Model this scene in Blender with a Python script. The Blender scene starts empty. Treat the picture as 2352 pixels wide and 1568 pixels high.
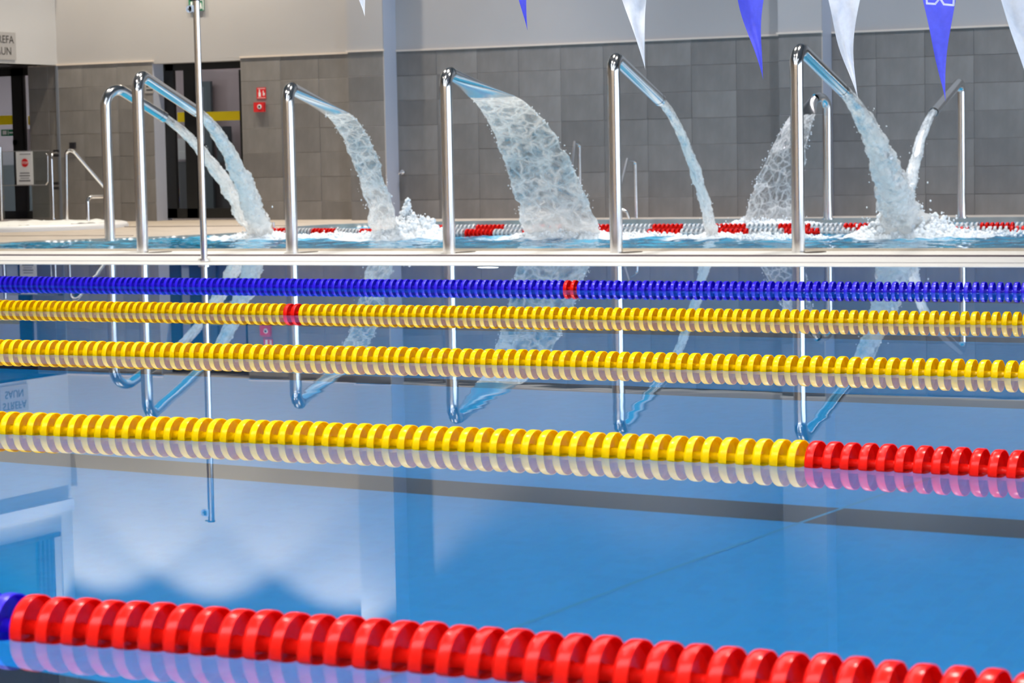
import bpy, bmesh, math, random
from mathutils import Vector, Matrix, noise
from mathutils.geometry import tessellate_polygon
random.seed(7)
S = bpy.context.scene
COL = S.collection
PI = math.pi

# ------------------------------------------------------------------ camera
CH = 0.825                                    # lens height above the water
F_PX, PITCH, ROLL, HEAD = 5606.5, 0.0768, -0.0198, -0.4617
CAM = Vector((0, 0, CH))
Fv = Vector((math.sin(HEAD)*math.cos(PITCH), math.cos(HEAD)*math.cos(PITCH), -math.sin(PITCH)))
R0 = Vector((math.cos(HEAD), -math.sin(HEAD), 0)); U0 = R0.cross(Fv)
Rv = R0*math.cos(ROLL) + U0*math.sin(ROLL); Uv = -R0*math.sin(ROLL) + U0*math.cos(ROLL)
cd = bpy.data.cameras.new('camera'); cam = bpy.data.objects.new('camera', cd); COL.objects.link(cam)
M = Matrix((Rv, Uv, -Fv)).transposed().to_4x4(); M.translation = CAM
cam.matrix_world = M
cd.sensor_width = 36.0; cd.lens = 36.0*F_PX/2352.0
cd.clip_end = 300
cd.dof.use_dof = True; cd.dof.focus_distance = 9.6; cd.dof.aperture_fstop = 9.0
S.camera = cam

# ------------------------------------------------------------------ light
S.view_settings.view_transform = 'Standard'; S.view_settings.look = 'None'
S.view_settings.gamma = 1.0; S.view_settings.use_curve_mapping = False
S.view_settings.exposure = 0.30
SKY = 7.5
w = bpy.data.worlds.new('overcast_sky'); S.world = w; w.use_nodes = True
bg = w.node_tree.nodes['Background']; bg.inputs[0].default_value = (0.86, 0.93, 1.0, 1); bg.inputs[1].default_value = SKY
try:
    c = S.cycles
    c.use_denoising = True; c.max_bounces = 9; c.diffuse_bounces = 4; c.glossy_bounces = 4
    c.transmission_bounces = 6; c.transparent_max_bounces = 16
    c.caustics_reflective = True; c.caustics_refractive = True; c.blur_glossy = 0.0
    c.sample_clamp_indirect = 6.0
except Exception: pass

def add_area(name, loc, rot, sx, sy, power, col=(1, 1, 1), shape='RECTANGLE', parent=None):
    l = bpy.data.lights.new(name, 'AREA'); l.shape = shape; l.size = sx
    if shape in ('RECTANGLE', 'ELLIPSE'): l.size_y = sy
    l.energy = power; l.color = col
    o = bpy.data.objects.new(name, l); COL.objects.link(o); o.location = loc; o.rotation_euler = rot
    if parent: o.parent = parent
    return o

# ------------------------------------------------------------------ rays through photograph points onto real planes
def ray(x, y): return Fv + Rv*((x-1176)/F_PX) - Uv*((y-784)/F_PX)
def onz(x, y, z=0.0):
    r = ray(x, y); return CAM + r*((z-CH)/r.z)
def ony(x, y, Y):
    r = ray(x, y); return CAM + r*(Y/r.y)
def onx(x, y, X):
    r = ray(x, y); return CAM + r*(X/r.x)
def onplane(x, y, P, n):
    r = ray(x, y); return CAM + r*((P-CAM).dot(n)/r.dot(n))

# ------------------------------------------------------------------ object helpers
def link(name, me, mats=None, parent=None, smooth=False):
    if isinstance(me, bmesh.types.BMesh):
        b = me; me = bpy.data.meshes.new(name); b.normal_update(); b.to_mesh(me); b.free()
    if smooth:
        me.polygons.foreach_set('use_smooth', [True]*len(me.polygons)); me.update()
    if mats is not None:
        for m in (mats if isinstance(mats, (list, tuple)) else [mats]): me.materials.append(m)
    o = bpy.data.objects.new(name, me); COL.objects.link(o)
    if parent is not None: o.parent = parent
    return o
def tag(o, label=None, cat=None, group=None, kind=None):
    if label: o['label'] = label
    if cat: o['category'] = cat
    if group: o['group'] = group
    if kind: o['kind'] = kind
    return o
def thing(name, label, cat, loc=(0, 0, 0), group=None):
    o = bpy.data.objects.new(name, None); COL.objects.link(o); o.location = loc; o.empty_display_size = .1
    return tag(o, label, cat, group)
def box(bm, x0, x1, y0, y1, z0, z1, mi=0):
    v = [bm.verts.new((x, y, z)) for x in (x0, x1) for y in (y0, y1) for z in (z0, z1)]
    for q in ((0, 1, 3, 2), (4, 6, 7, 5), (0, 4, 5, 1), (2, 3, 7, 6), (0, 2, 6, 4), (1, 5, 7, 3)):
        f = bm.faces.new([v[i] for i in q]); f.material_index = mi
def boxobj(name, b, mat, parent=None, off=(0, 0, 0)):
    bm = bmesh.new(); x0, x1, y0, y1, z0, z1 = b
    box(bm, x0-off[0], x1-off[0], y0-off[1], y1-off[1], z0-off[2], z1-off[2]); return link(name, bm, mat, parent)
def sweep(bm, pts, secs, side=None, seg=20, cap=True, mi=0):
    """pts: centreline; secs: (half width, half height) per point; cross-section ellipse."""
    rings = []; n = len(pts)
    prev = None
    for i, p in enumerate(pts):
        p = Vector(p)
        t = (Vector(pts[min(i+1, n-1)]) - Vector(pts[max(i-1, 0)])).normalized()
        if side is not None: s = Vector(side)
        else:
            s = prev - t*prev.dot(t) if prev is not None else t.orthogonal()
            s.normalize()
        prev = s
        u = s.cross(t).normalized()
        a, b = secs[i] if isinstance(secs, list) else secs
        rings.append([bm.verts.new(p + s*(a*math.cos(k*2*PI/seg)) + u*(b*math.sin(k*2*PI/seg))) for k in range(seg)])
    for i in range(n-1):
        for k in range(seg):
            f = bm.faces.new((rings[i+1][k], rings[i+1][(k+1) % seg], rings[i][(k+1) % seg], rings[i][k])); f.material_index = mi; f.smooth = True
    if cap:
        for r in (rings[0], rings[-1][::-1]):       # own vertices, so the cap does not bend the tube's shading
            f = bm.faces.new([bm.verts.new(v.co) for v in r]); f.material_index = mi
    return rings
def tubeobj(name, pts, r, mat, parent=None, seg=14, off=(0, 0, 0)):
    bm = bmesh.new(); sweep(bm, [Vector(p)-Vector(off) for p in pts], (r, r), seg=seg)
    return link(name, bm, mat, parent)
def fillet(P, rad, n=8):
    """polyline with rounded corners"""
    P = [Vector(p) for p in P]; out = [P[0]]
    for i in range(1, len(P)-1):
        a = (P[i-1]-P[i]); b = (P[i+1]-P[i]); la, lb = a.length, b.length; a.normalize(); b.normalize()
        ang = a.angle(b); d = min(rad/math.tan(ang/2), la*.48, lb*.48); r = d*math.tan(ang/2)
        c = P[i] + (a+b).normalized()*(r/math.sin(ang/2))
        s, e = P[i]+a*d-c, P[i]+b*d-c
        for k in range(n+1):
            v = s.lerp(e, k/n); out.append(c + v.normalized()*s.length)
    out.append(P[-1]); return out

# ------------------------------------------------------------------ materials
def mat(name, col, rough=.5, metal=0, **kw):
    m = bpy.data.materials.new(name); m.use_nodes = True
    p = m.node_tree.nodes['Principled BSDF']
    p.inputs['Base Color'].default_value = (*col, 1); p.inputs['Roughness'].default_value = rough; p.inputs['Metallic'].default_value = metal
    for k, v in kw.items(): p.inputs[k.replace('_', ' ')].default_value = v
    return m
def N(m, t, **kw):
    n = m.node_tree.nodes.new(t)
    for k, v in kw.items(): setattr(n, k, v)
    return n
def L(m, a, b): m.node_tree.links.new(a, b)
def noisy(m, scale=3, amt=.12, detail=4, bump=0, bscale=None, stretch=None):
    """vary the base colour by noise; optional fine bump"""
    p = m.node_tree.nodes['Principled BSDF']; c = tuple(p.inputs['Base Color'].default_value)
    tc = N(m, 'ShaderNodeTexCoord'); mp = N(m, 'ShaderNodeMapping')
    if stretch: mp.inputs['Scale'].default_value = stretch
    L(m, tc.outputs['Object'], mp.inputs[0])
    nz = N(m, 'ShaderNodeTexNoise'); nz.inputs['Scale'].default_value = scale; nz.inputs['Detail'].default_value = detail
    L(m, mp.outputs[0], nz.inputs['Vector'])
    rmp = N(m, 'ShaderNodeMapRange'); rmp.inputs[1].default_value = .3; rmp.inputs[2].default_value = .7; rmp.inputs[3].default_value = 1-amt; rmp.inputs[4].default_value = 1+amt
    L(m, nz.outputs[0], rmp.inputs[0])
    mx = N(m, 'ShaderNodeVectorMath', operation='SCALE'); mx.inputs[0].default_value = c[:3]; L(m, rmp.outputs[0], mx.inputs['Scale'])
    L(m, mx.outputs[0], p.inputs['Base Color'])
    if bump:
        b = N(m, 'ShaderNodeBump'); b.inputs['Distance'].default_value = bump
        nb = N(m, 'ShaderNodeTexNoise'); nb.inputs['Scale'].default_value = bscale or scale*6; L(m, tc.outputs['Object'], nb.inputs['Vector'])
        L(m, nb.outputs[0], b.inputs['Height']); L(m, b.outputs[0], p.inputs['Normal'])
    return m, mx, p

m_wall, *_ = noisy(mat('painted_wall', (.43, .42, .425), .6), .6, .04)
m_wall_left, *_ = noisy(mat('painted_left_wall', (.50, .50, .51), .6), .6, .03)
m_ceiling = mat('ceiling_paint', (.10, .12, .14), .7)
m_rear, *_ = noisy(mat('rear_wall_paint', (.44, .32, .21), .6), .5, .1)
m_side, *_ = noisy(mat('pale_blue_render', (.52, .55, .64), .5), .8, .05)
m_deck, *_ = noisy(mat('beige_deck_tile', (.47, .415, .36), .7, Specular_IOR_Level=.15), 5, .10, bump=.001, bscale=40)
m_rim, *_ = noisy(mat('cream_pool_rim', (.88, .845, .79), .75, Specular_IOR_Level=.12), 4, .04)
m_grate, *_ = noisy(mat('gutter_grate', (.66, .58, .46), .6, Specular_IOR_Level=.2), 8, .1)
m_groove = mat('dark_groove', (.16, .13, .13), .6)
m_joint = mat('rim_joint_grey', (.46, .43, .42), .7, Specular_IOR_Level=.1)
m_slot = mat('rim_slot_mauve', (.13, .10, .11), .8, Specular_IOR_Level=.1)
m_trim = mat('cream_trim', (.70, .62, .55), .4)
m_black = mat('black_frame', (.008, .009, .010), .35)
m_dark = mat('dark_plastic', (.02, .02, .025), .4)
m_steel, _, _ = noisy(mat('brushed_steel', (.78, .77, .76), .16, 1), 30, .04, stretch=(1, 1, .1))
m_chrome = mat('polished_steel', (.85, .85, .86), .12, 1)
m_white = mat('white_plastic', (.85, .86, .88), .35)
m_red = mat('red_sign', (.70, .02, .025), .4)
m_green = mat('green_sign', (.01, .20, .10), .4)
m_yellowband = mat('yellow_band', (.90, .68, .0), .5)
m_grey = mat('grey_plate', (.36, .35, .35), .5)
m_text = mat('text_black', (.03, .03, .03), .5)
m_textgrey = mat('text_grey', (.25, .25, .28), .5)
m_mauve, *_ = noisy(mat('mauve_corridor_wall', (.30, .235, .25), .6), 1.2, .12)
m_mauve_dark = mat('dark_corridor_wall', (.055, .05, .055), .5)
m_doorgrey = mat('grey_corridor_door', (.07, .085, .10), .5)

# wall tiles: tone differs from tile to tile
m_tile = mat('concrete_look_tile', (.21, .20, .195), .45)
_, mx_, p_ = noisy(m_tile, 5, .13, bump=.0008, bscale=20, stretch=(1.2, 1.2, .5))
oi = N(m_tile, 'ShaderNodeObjectInfo'); mr = N(m_tile, 'ShaderNodeMapRange'); mr.inputs[3].default_value = .86; mr.inputs[4].default_value = 1.13
L(m_tile, oi.outputs['Random'], mr.inputs[0])
sc = N(m_tile, 'ShaderNodeVectorMath', operation='SCALE'); L(m_tile, mx_.outputs[0], sc.inputs[0]); L(m_tile, mr.outputs[0], sc.inputs['Scale'])
L(m_tile, sc.outputs[0], p_.inputs['Base Color'])
m_grout = mat('tile_grout', (.17, .165, .16), .8)

# glass pane of doors: thin, see-through and reflective
def clear_mat(name, tint=(.9, .95, .95), rough=0.0, ior=1.45):
    m = bpy.data.materials.new(name); m.use_nodes = True; nt = m.node_tree; nt.nodes.clear()
    o = N(m, 'ShaderNodeOutputMaterial'); mx = N(m, 'ShaderNodeMixShader'); t = N(m, 'ShaderNodeBsdfTransparent'); g = N(m, 'ShaderNodeBsdfGlossy'); f = N(m, 'ShaderNodeFresnel')
    t.inputs[0].default_value = (*tint, 1); g.inputs['Roughness'].default_value = rough; f.inputs['IOR'].default_value = ior
    L(m, f.outputs[0], mx.inputs[0]); L(m, t.outputs[0], mx.inputs[1]); L(m, g.outputs[0], mx.inputs[2]); L(m, mx.outputs[0], o.inputs[0])
    return m
m_glass = clear_mat('door_glass')

# lane floats: slightly translucent plastic
def plastic(name, col, tr=.25, rough=.22, spec=.22):
    m = mat(name, col, rough, Specular_IOR_Level=spec); nt = m.node_tree; p = nt.nodes['Principled BSDF']; out = nt.nodes['Material Output']
    t = N(m, 'ShaderNodeBsdfTranslucent'); t.inputs[0].default_value = (*col, 1)
    mx = N(m, 'ShaderNodeMixShader'); mx.inputs[0].default_value = tr
    L(m, p.outputs[0], mx.inputs[1]); L(m, t.outputs[0], mx.inputs[2]); L(m, mx.outputs[0], out.inputs[0])
    tc = N(m, 'ShaderNodeTexCoord'); nz = N(m, 'ShaderNodeTexNoise'); nz.inputs['Scale'].default_value = 60; nz.inputs['Detail'].default_value = 3
    L(m, tc.outputs['Object'], nz.inputs['Vector'])
    r = N(m, 'ShaderNodeMapRange'); r.inputs[1].default_value = .35; r.inputs[2].default_value = .7; r.inputs[3].default_value = 1.0; r.inputs[4].default_value = .86
    L(m, nz.outputs[0], r.inputs[0]); s = N(m, 'ShaderNodeVectorMath', operation='SCALE'); s.inputs[0].default_value = col; L(m, r.outputs[0], s.inputs['Scale']); L(m, s.outputs[0], p.inputs['Base Color'])
    return m
m_yel = plastic('yellow_float', (1.0, .68, .0), .3)
m_rd = plastic('red_float', (.95, .012, .006), .2)
m_blu = plastic('blue_float', (.035, .012, .85), .2, .28, .6)
m_wht = plastic('white_float', (.8, .8, .8), .2)
m_cable = mat('steel_cable', (.3, .3, .3), .4, 1)

# pool tile under water: fine blue mosaic
m_pool = mat('blue_pool_mosaic', (.05, .36, .62), .5)
def mosaic(m, c1, c2, c3, s):
    p = m.node_tree.nodes['Principled BSDF']; tc = N(m, 'ShaderNodeTexCoord'); b = N(m, 'ShaderNodeTexBrick'); b.offset = 0
    b.inputs['Color1'].default_value = (*c1, 1); b.inputs['Color2'].default_value = (*c2, 1); b.inputs['Mortar'].default_value = (*c3, 1)
    b.inputs['Scale'].default_value = 1; b.inputs['Brick Width'].default_value = s; b.inputs['Row Height'].default_value = s; b.inputs['Mortar Size'].default_value = s*.06
    L(m, tc.outputs['Object'], b.inputs['Vector']); L(m, b.outputs['Color'], p.inputs['Base Color'])
mosaic(m_pool, (.004, .35, .74), (.008, .385, .80), (.015, .39, .76), .05)
m_line = mat('dark_lane_line', (.05, .05, .07), .5)
m_seam = mat('floor_seam', (.03, .36, .62), .5)

# calm pool water: a real refracting, reflecting surface
m_water = bpy.data.materials.new('calm_pool_water'); m_water.use_nodes = True; m_water.node_tree.nodes.clear()
o_ = N(m_water, 'ShaderNodeOutputMaterial'); g_ = N(m_water, 'ShaderNodeBsdfGlass'); g_.inputs['IOR'].default_value = 1.333; g_.inputs['Roughness'].default_value = 0.0
g_.inputs['Color'].default_value = (.93, .985, 1, 1)
tc_ = N(m_water, 'ShaderNodeTexCoord')
n1_ = N(m_water, 'ShaderNodeTexNoise'); n1_.inputs['Scale'].default_value = 2.2; n1_.inputs['Detail'].default_value = 2
n2_ = N(m_water, 'ShaderNodeTexNoise'); n2_.inputs['Scale'].default_value = .35; n2_.inputs['Detail'].default_value = 1
L(m_water, tc_.outputs['Object'], n1_.inputs['Vector']); L(m_water, tc_.outputs['Object'], n2_.inputs['Vector'])
mm_ = N(m_water, 'ShaderNodeMapRange'); mm_.inputs[1].default_value = .48; mm_.inputs[2].default_value = .72; L(m_water, n2_.outputs[0], mm_.inputs[0])
ml_ = N(m_water, 'ShaderNodeMath', operation='MULTIPLY'); L(m_water, n1_.outputs[0], ml_.inputs[0]); L(m_water, mm_.outputs[0], ml_.inputs[1])
b_ = N(m_water, 'ShaderNodeBump'); b_.inputs['Strength'].default_value = 1; b_.inputs['Distance'].default_value = .0006
L(m_water, ml_.outputs[0], b_.inputs['Height']); L(m_water, b_.outputs[0], g_.inputs['Normal']); L(m_water, g_.outputs[0], o_.inputs[0])

# choppy water with foam (vertex attribute foam marks where the jets churn it)
m_chop = mat('choppy_blue_water', (.02, .22, .38), .06, IOR=1.33)
p = m_chop.node_tree.nodes['Principled BSDF']
tc = N(m_chop, 'ShaderNodeTexCoord'); nz = N(m_chop, 'ShaderNodeTexNoise'); nz.inputs['Scale'].default_value = 5; nz.inputs['Detail'].default_value = 5; L(m_chop, tc.outputs['Object'], nz.inputs['Vector'])
at = N(m_chop, 'ShaderNodeAttribute', attribute_name='foam'); ad = N(m_chop, 'ShaderNodeMath', operation='ADD'); L(m_chop, at.outputs['Fac'], ad.inputs[0]); L(m_chop, nz.outputs[0], ad.inputs[1])
rm = N(m_chop, 'ShaderNodeMapRange'); rm.inputs[1].default_value = .80; rm.inputs[2].default_value = 1.0; L(m_chop, ad.outputs[0], rm.inputs[0])
nb2 = N(m_chop, 'ShaderNodeTexNoise'); nb2.inputs['Scale'].default_value = 2.5; L(m_chop, tc.outputs['Object'], nb2.inputs['Vector'])
cr = N(m_chop, 'ShaderNodeValToRGB'); cr.color_ramp.elements[0].position = .35; cr.color_ramp.elements[0].color = (.010, .15, .32, 1); cr.color_ramp.elements[1].position = .65; cr.color_ramp.elements[1].color = (.07, .50, .80, 1)
L(m_chop, nb2.outputs[0], cr.inputs[0])
mc = N(m_chop, 'ShaderNodeMix', data_type='RGBA'); L(m_chop, rm.outputs[0], mc.inputs[0]); L(m_chop, cr.outputs[0], mc.inputs[6]); mc.inputs[7].default_value = (.88, .92, .95, 1)
L(m_chop, mc.outputs[2], p.inputs['Base Color'])
rr = N(m_chop, 'ShaderNodeMapRange'); rr.inputs[3].default_value = .06; rr.inputs[4].default_value = .6; L(m_chop, rm.outputs[0], rr.inputs[0]); L(m_chop, rr.outputs[0], p.inputs['Roughness'])

# falling water: clear gloss mixed with aerated white, pattern in the stream's own uv
def flow_mat(name, kind):
    m = bpy.data.materials.new(name); m.use_nodes = True; m.node_tree.nodes.clear()
    o = N(m, 'ShaderNodeOutputMaterial')
    uv = N(m, 'ShaderNodeUVMap'); mp = N(m, 'ShaderNodeMapping')
    L(m, uv.outputs[0], mp.inputs[0])
    nz = N(m, 'ShaderNodeTexNoise'); nz.inputs['Scale'].default_value = 9 if kind == 'sheet' else 14; nz.inputs['Detail'].default_value = 5; nz.inputs['Roughness'].default_value = .65
    L(m, mp.outputs[0], nz.inputs['Vector'])
    bump = N(m, 'ShaderNodeBump'); bump.inputs['Distance'].default_value = .02; bump.inputs['Strength'].default_value = .9
    L(m, nz.outputs[0], bump.inputs['Height'])
    tr = N(m, 'ShaderNodeBsdfTransparent'); tr.inputs[0].default_value = (.985, .99, .995, 1)
    gl = N(m, 'ShaderNodeBsdfGlossy'); gl.inputs['Roughness'].default_value = .12; L(m, bump.outputs[0], gl.inputs['Normal'])
    fr = N(m, 'ShaderNodeFresnel'); fr.inputs['IOR'].default_value = 1.5; L(m, bump.outputs[0], fr.inputs['Normal'])
    clear = N(m, 'ShaderNodeMixShader'); L(m, fr.outputs[0], clear.inputs[0]); L(m, tr.outputs[0], clear.inputs[1]); L(m, gl.outputs[0], clear.inputs[2])
    foam = N(m, 'ShaderNodeBsdfPrincipled'); foam.inputs['Base Color'].default_value = (1, .985, .96, 1); foam.inputs['Roughness'].default_value = .25; foam.inputs['IOR'].default_value = 1.33
    L(m, bump.outputs[0], foam.inputs['Normal'])
    tl = N(m, 'ShaderNodeBsdfTranslucent'); tl.inputs[0].default_value = (.98, .97, .95, 1)
    fm = N(m, 'ShaderNodeMixShader'); fm.inputs[0].default_value = .5; L(m, foam.outputs[0], fm.inputs[1]); L(m, tl.outputs[0], fm.inputs[2])
    mix = N(m, 'ShaderNodeMixShader'); L(m, clear.outputs[0], mix.inputs[1]); L(m, fm.outputs[0], mix.inputs[2]); L(m, mix.outputs[0], o.inputs[0])
    if kind == 'sheet':
        # lace of strands: warped cell borders
        wv = N(m, 'ShaderNodeTexNoise'); wv.inputs['Scale'].default_value = 5; wv.inputs['Detail'].default_value = 3; L(m, mp.outputs[0], wv.inputs['Vector'])
        sb = N(m, 'ShaderNodeVectorMath', operation='SUBTRACT'); L(m, wv.outputs['Color'], sb.inputs[0]); sb.inputs[1].default_value = (.5, .5, .5)
        s2 = N(m, 'ShaderNodeVectorMath', operation='SCALE'); L(m, sb.outputs[0], s2.inputs[0]); s2.inputs['Scale'].default_value = .22
        av = N(m, 'ShaderNodeVectorMath', operation='ADD'); L(m, mp.outputs[0], av.inputs[0]); L(m, s2.outputs[0], av.inputs[1])
        vo = N(m, 'ShaderNodeTexVoronoi', feature='DISTANCE_TO_EDGE'); vo.inputs['Scale'].default_value = 4.2; L(m, av.outputs[0], vo.inputs['Vector'])
        r1 = N(m, 'ShaderNodeMapRange'); r1.inputs[1].default_value = .0; r1.inputs[2].default_value = .13; r1.inputs[3].default_value = .85; r1.inputs[4].default_value = 0; L(m, vo.outputs['Distance'], r1.inputs[0])
        r2 = N(m, 'ShaderNodeMapRange'); r2.inputs[1].default_value = .50; r2.inputs[2].default_value = .75; r2.inputs[3].default_value = .0; r2.inputs[4].default_value = .8; L(m, nz.outputs[0], r2.inputs[0])
        at = N(m, 'ShaderNodeAttribute', attribute_name='foam')
        a1 = N(m, 'ShaderNodeMath', operation='MAXIMUM'); L(m, r1.outputs[0], a1.inputs[0]); L(m, r2.outputs[0], a1.inputs[1])
        a2 = N(m, 'ShaderNodeMath', operation='ADD', use_clamp=True); L(m, a1.outputs[0], a2.inputs[0]); L(m, at.outputs['Fac'], a2.inputs[1])
        a3 = N(m, 'ShaderNodeMath', operation='MULTIPLY'); L(m, a2.outputs[0], a3.inputs[0]); a3.inputs[1].default_value = .8
        L(m, a3.outputs[0], mix.inputs[0])
    else:
        at = N(m, 'ShaderNodeAttribute', attribute_name='foam')
        r2 = N(m, 'ShaderNodeMapRange'); r2.inputs[1].default_value = .38; r2.inputs[2].default_value = .60; r2.inputs[3].default_value = .12; r2.inputs[4].default_value = .85; L(m, nz.outputs[0], r2.inputs[0])
        a2 = N(m, 'ShaderNodeMath', operation='ADD', use_clamp=True); L(m, r2.outputs[0], a2.inputs[0]); L(m, at.outputs['Fac'], a2.inputs[1])
        L(m, a2.outputs[0], mix.inputs[0])
    return m
m_jet = flow_mat('aerated_jet_water', 'jet'); m_sheet = flow_mat('falling_water_sheet', 'sheet')
m_foam = mat('white_foam', (.88, .92, .95), .45)
m_foam.node_tree.nodes['Principled BSDF'].inputs['Subsurface Weight'].default_value = 0

# ------------------------------------------------------------------ structure
YW = 28.45; XL = -21.3; ZB = 2.205; DY = 28.77; XR = 8.0; YR = -4.0; ZC = 7.4
XPOOL0, XPOOL1, YP0, YP1 = -17.0, 6.0, .9, 16.15
def struct(name, o): tag(o, kind='structure'); return o
def zdeck(Y): return -.062 + max(0., Y-20.4)*.0068

# pool basin
bm = bmesh.new(); D = -2.0
box(bm, XPOOL0, XPOOL1, YP0, YP1+.2, D-.1, D); pf = struct('pool_floor', link('pool_floor', bm, m_pool))
for n_, b in (('wall_pool_far', (XPOOL0, XPOOL1, YP1, YP1+.15, D, -.03)), ('wall_pool_near', (XPOOL0, XPOOL1, YP0-.15, YP0, D, .02)),
              ('wall_pool_left', (XPOOL0-.15, XPOOL0, YP0, YP1, D, .02)), ('wall_pool_right', (XPOOL1, XPOOL1+.15, YP0, YP1, D, .02))):
    struct(n_, boxobj(n_, b, m_pool))
for yc in (4.75, 7.27, 9.78, 12.29, 14.77):
    boxobj('lane_line', (XPOOL0+2, XPOOL1-2, yc-.125, yc+.125, D, D+.004), m_line, pf)
bm = bmesh.new(); f_ = bm.faces.new([bm.verts.new(q) for q in ((-3.8, 1.0, D+.006), (-3.785, 1.0, D+.006), (-.80, 15.9, D+.006), (-.815, 15.9, D+.006))]); link('floor_seam', bm, m_seam, pf)
bm = bmesh.new(); vs = [bm.verts.new(q) for q in ((XPOOL0, YP0, 0), (XPOOL1, YP0, 0), (XPOOL1, YP1+.02, 0), (XPOOL0, YP1+.02, 0))]; bm.faces.new(vs)
pw = link('pool_water', bm, m_water); tag(pw, 'calm clear blue water of the lane pool', 'water', kind='stuff')
# far rim of the lane pool: cream overflow edge with a groove, then a lower ledge with grate
bm = bmesh.new()
prof = [(YP1, -.03), (YP1, .002), (YP1+.05, .006), (17.74, .006), (17.74, -.1)]
r_ = [[bm.verts.new((x, y, z)) for y, z in prof] for x in (-26, 8)]
for k in range(len(prof)-1): bm.faces.new((r_[0][k], r_[1][k], r_[1][k+1], r_[0][k+1]))
rim = struct('trim_1', link('trim_1', bm, m_rim)); rim['label'] = 'cream overflow rim along the lane pool'
boxobj('rim_joint', (-26, 8, 16.52, 16.62, .003, .0075), m_joint, rim)
boxobj('rim_slot', (-26, 8, 17.47, 17.745, -.05, .0078), m_slot, rim)
g1 = struct('floor_gutter', boxobj('floor_gutter', (-26, 8, 17.74, 18.7, -.14, -.09), m_groove))
bm = bmesh.new(); box(bm, -26, 8, 18.62, 19.95, -.16, -.062)
fl = struct('floor_ledge', link('floor_ledge', bm, m_rim))
# overflow grate along the splash pool: dark slot channel with bars
ch = boxobj('grate_channel', (-26, 8, 19.95, 20.42, -.16, -.085), m_groove, fl)
bm = bmesh.new()
x = -17.6
while x < -3.5:
    box(bm, x, x+.022, 19.95, 20.42, -.085, -.062); x += .037
gb = link('grate_bars', bm, m_grate, fl); gb['kind'] = 'stuff'
for b in ((-26, 8, 20.40, 20.47, -.3, -.060),): boxobj('grate_edge', b, m_grate, fl)

# splash pool outline and the deck round it
XE = -4.4
shore = [(XE, 20.47), (-16.5, 20.47), (-17.1, 20.8), (-17.35, 21.5), (-17.1, 22.3), (-16.5, 22.85), (-15.95, 23.5), (-15.6, 24.3), (-15.7, 25.0), (-15.95, 25.8), (-15.8, 26.6), (-15.1, 27.2), (-13.8, 27.55), (-12, 27.65), (XE, 27.65)]
outer = [(-26, 19.95), (-26, 20.47), (-26, YW+6), (8.2, YW+6), (8.2, 27.65)]
poly = [Vector((x, y, 0)) for x, y in [(-26, 20.47), (-26, YW+6), (8, YW+6), (8, 20.47), (XE, 20.47)] + shore[::-1][0:-1]]
tri = tessellate_polygon([poly]); bm = bmesh.new(); vs = [bm.verts.new((v.x, v.y, min(zdeck(v.y), zdeck(YW)))) for v in poly]
for t in tri:
    try:
        f = bm.faces.new([vs[i] for i in t])
    except ValueError: pass
bmesh.ops.recalc_face_normals(bm, faces=bm.faces)
for f in bm.faces:
    if f.normal.z < 0: f.normal_flip()
# lip down into the water
for i in range(1, len(shore)-1):
    (x0, y0), (x1, y1) = shore[i], shore[i+1]
    a = [bm.verts.new(q) for q in ((x0, y0, zdeck(y0)), (x1, y1, zdeck(y1)), (x1, y1, -.5), (x0, y0, -.5))]; bm.faces.new(a)
dk = struct('floor_deck', link('floor_deck', bm, m_deck))
# raised joints/steps of the deck seen as thin dark lines
bm = bmesh.new(); box(bm, -26, -16.0, 26.15, 26.19, -.05, -.018)
box(bm, -26, -16.6, 23.5, 23.52, -.06, -.036)
link('deck_joint', bm, m_groove, dk)
# deck at the other three sides of the lane pool
for n_, b in (('floor_near_deck', (-26, 8, -4, YP0-.15, -.1, .012)), ('floor_left_deck', (-26, XPOOL0-.15, YP0-.15, YP1, -.1, .012)), ('floor_right_deck', (XPOOL1+.15, 8, YP0-.15, YP1, -.1, .012))):
    struct(n_, boxobj(n_, b, m_deck))

# walls
def rect_wall(name, b, m): return struct(name, boxobj(name, b, m))
XA0, XA1, XB0 = -21.8, -19.67, -18.22       # tile fields left of, and right of, the door recess
rect_wall('wall_back_upper', (-26, 8, YW, YW+.3, ZB, ZC), m_wall)
rect_wall('wall_left_upper', (XL-.3, XL, 21.5, YW, ZB, ZC), m_wall_left)
rect_wall('wall_left', (XL-.3, XL, YR, 21.5, 0, ZC), m_rear)
rect_wall('wall_rear', (XL-.3, XR+.2, YR-.2, YR, 0, ZC), m_rear)
# ceiling; its skylight openings are added to light ropes and pool floor
bm = bmesh.new(); xs_ = [XL-3, -12.0, -11.0, -6.0, -5.0, 0.0, 1.0, XR+.3]
box(bm, XL-3, -14.0, YR-.2, 2.0, ZC, ZC+.2); box(bm, 6.0, XR+.3, YR-.2, 2.0, ZC, ZC+.2); box(bm, -14.0, 6.0, .5, 2.0, ZC, ZC+.2); box(bm, -14.0, 6.0, YR-.2, -3.5, ZC, ZC+.2); box(bm, XL-3, XR+.3, 14.0, YW+.4, ZC, ZC+.2)
for k in (0, 2, 4, 6): box(bm, xs_[k], xs_[k+1], 2.0, 14.0, ZC, ZC+.2)
ce = struct('ceiling', link('ceiling', bm, m_ceiling))
bm = bmesh.new()
for j in range(11): box(bm, -14+j*2-.03, -14+j*2+.03, -3.5, .5, ZC+.05, ZC+.12)
struct('window_5', link('window_5', bm, m_black))  # bars of the front skylight, added to light the ropes from the camera side
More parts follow.
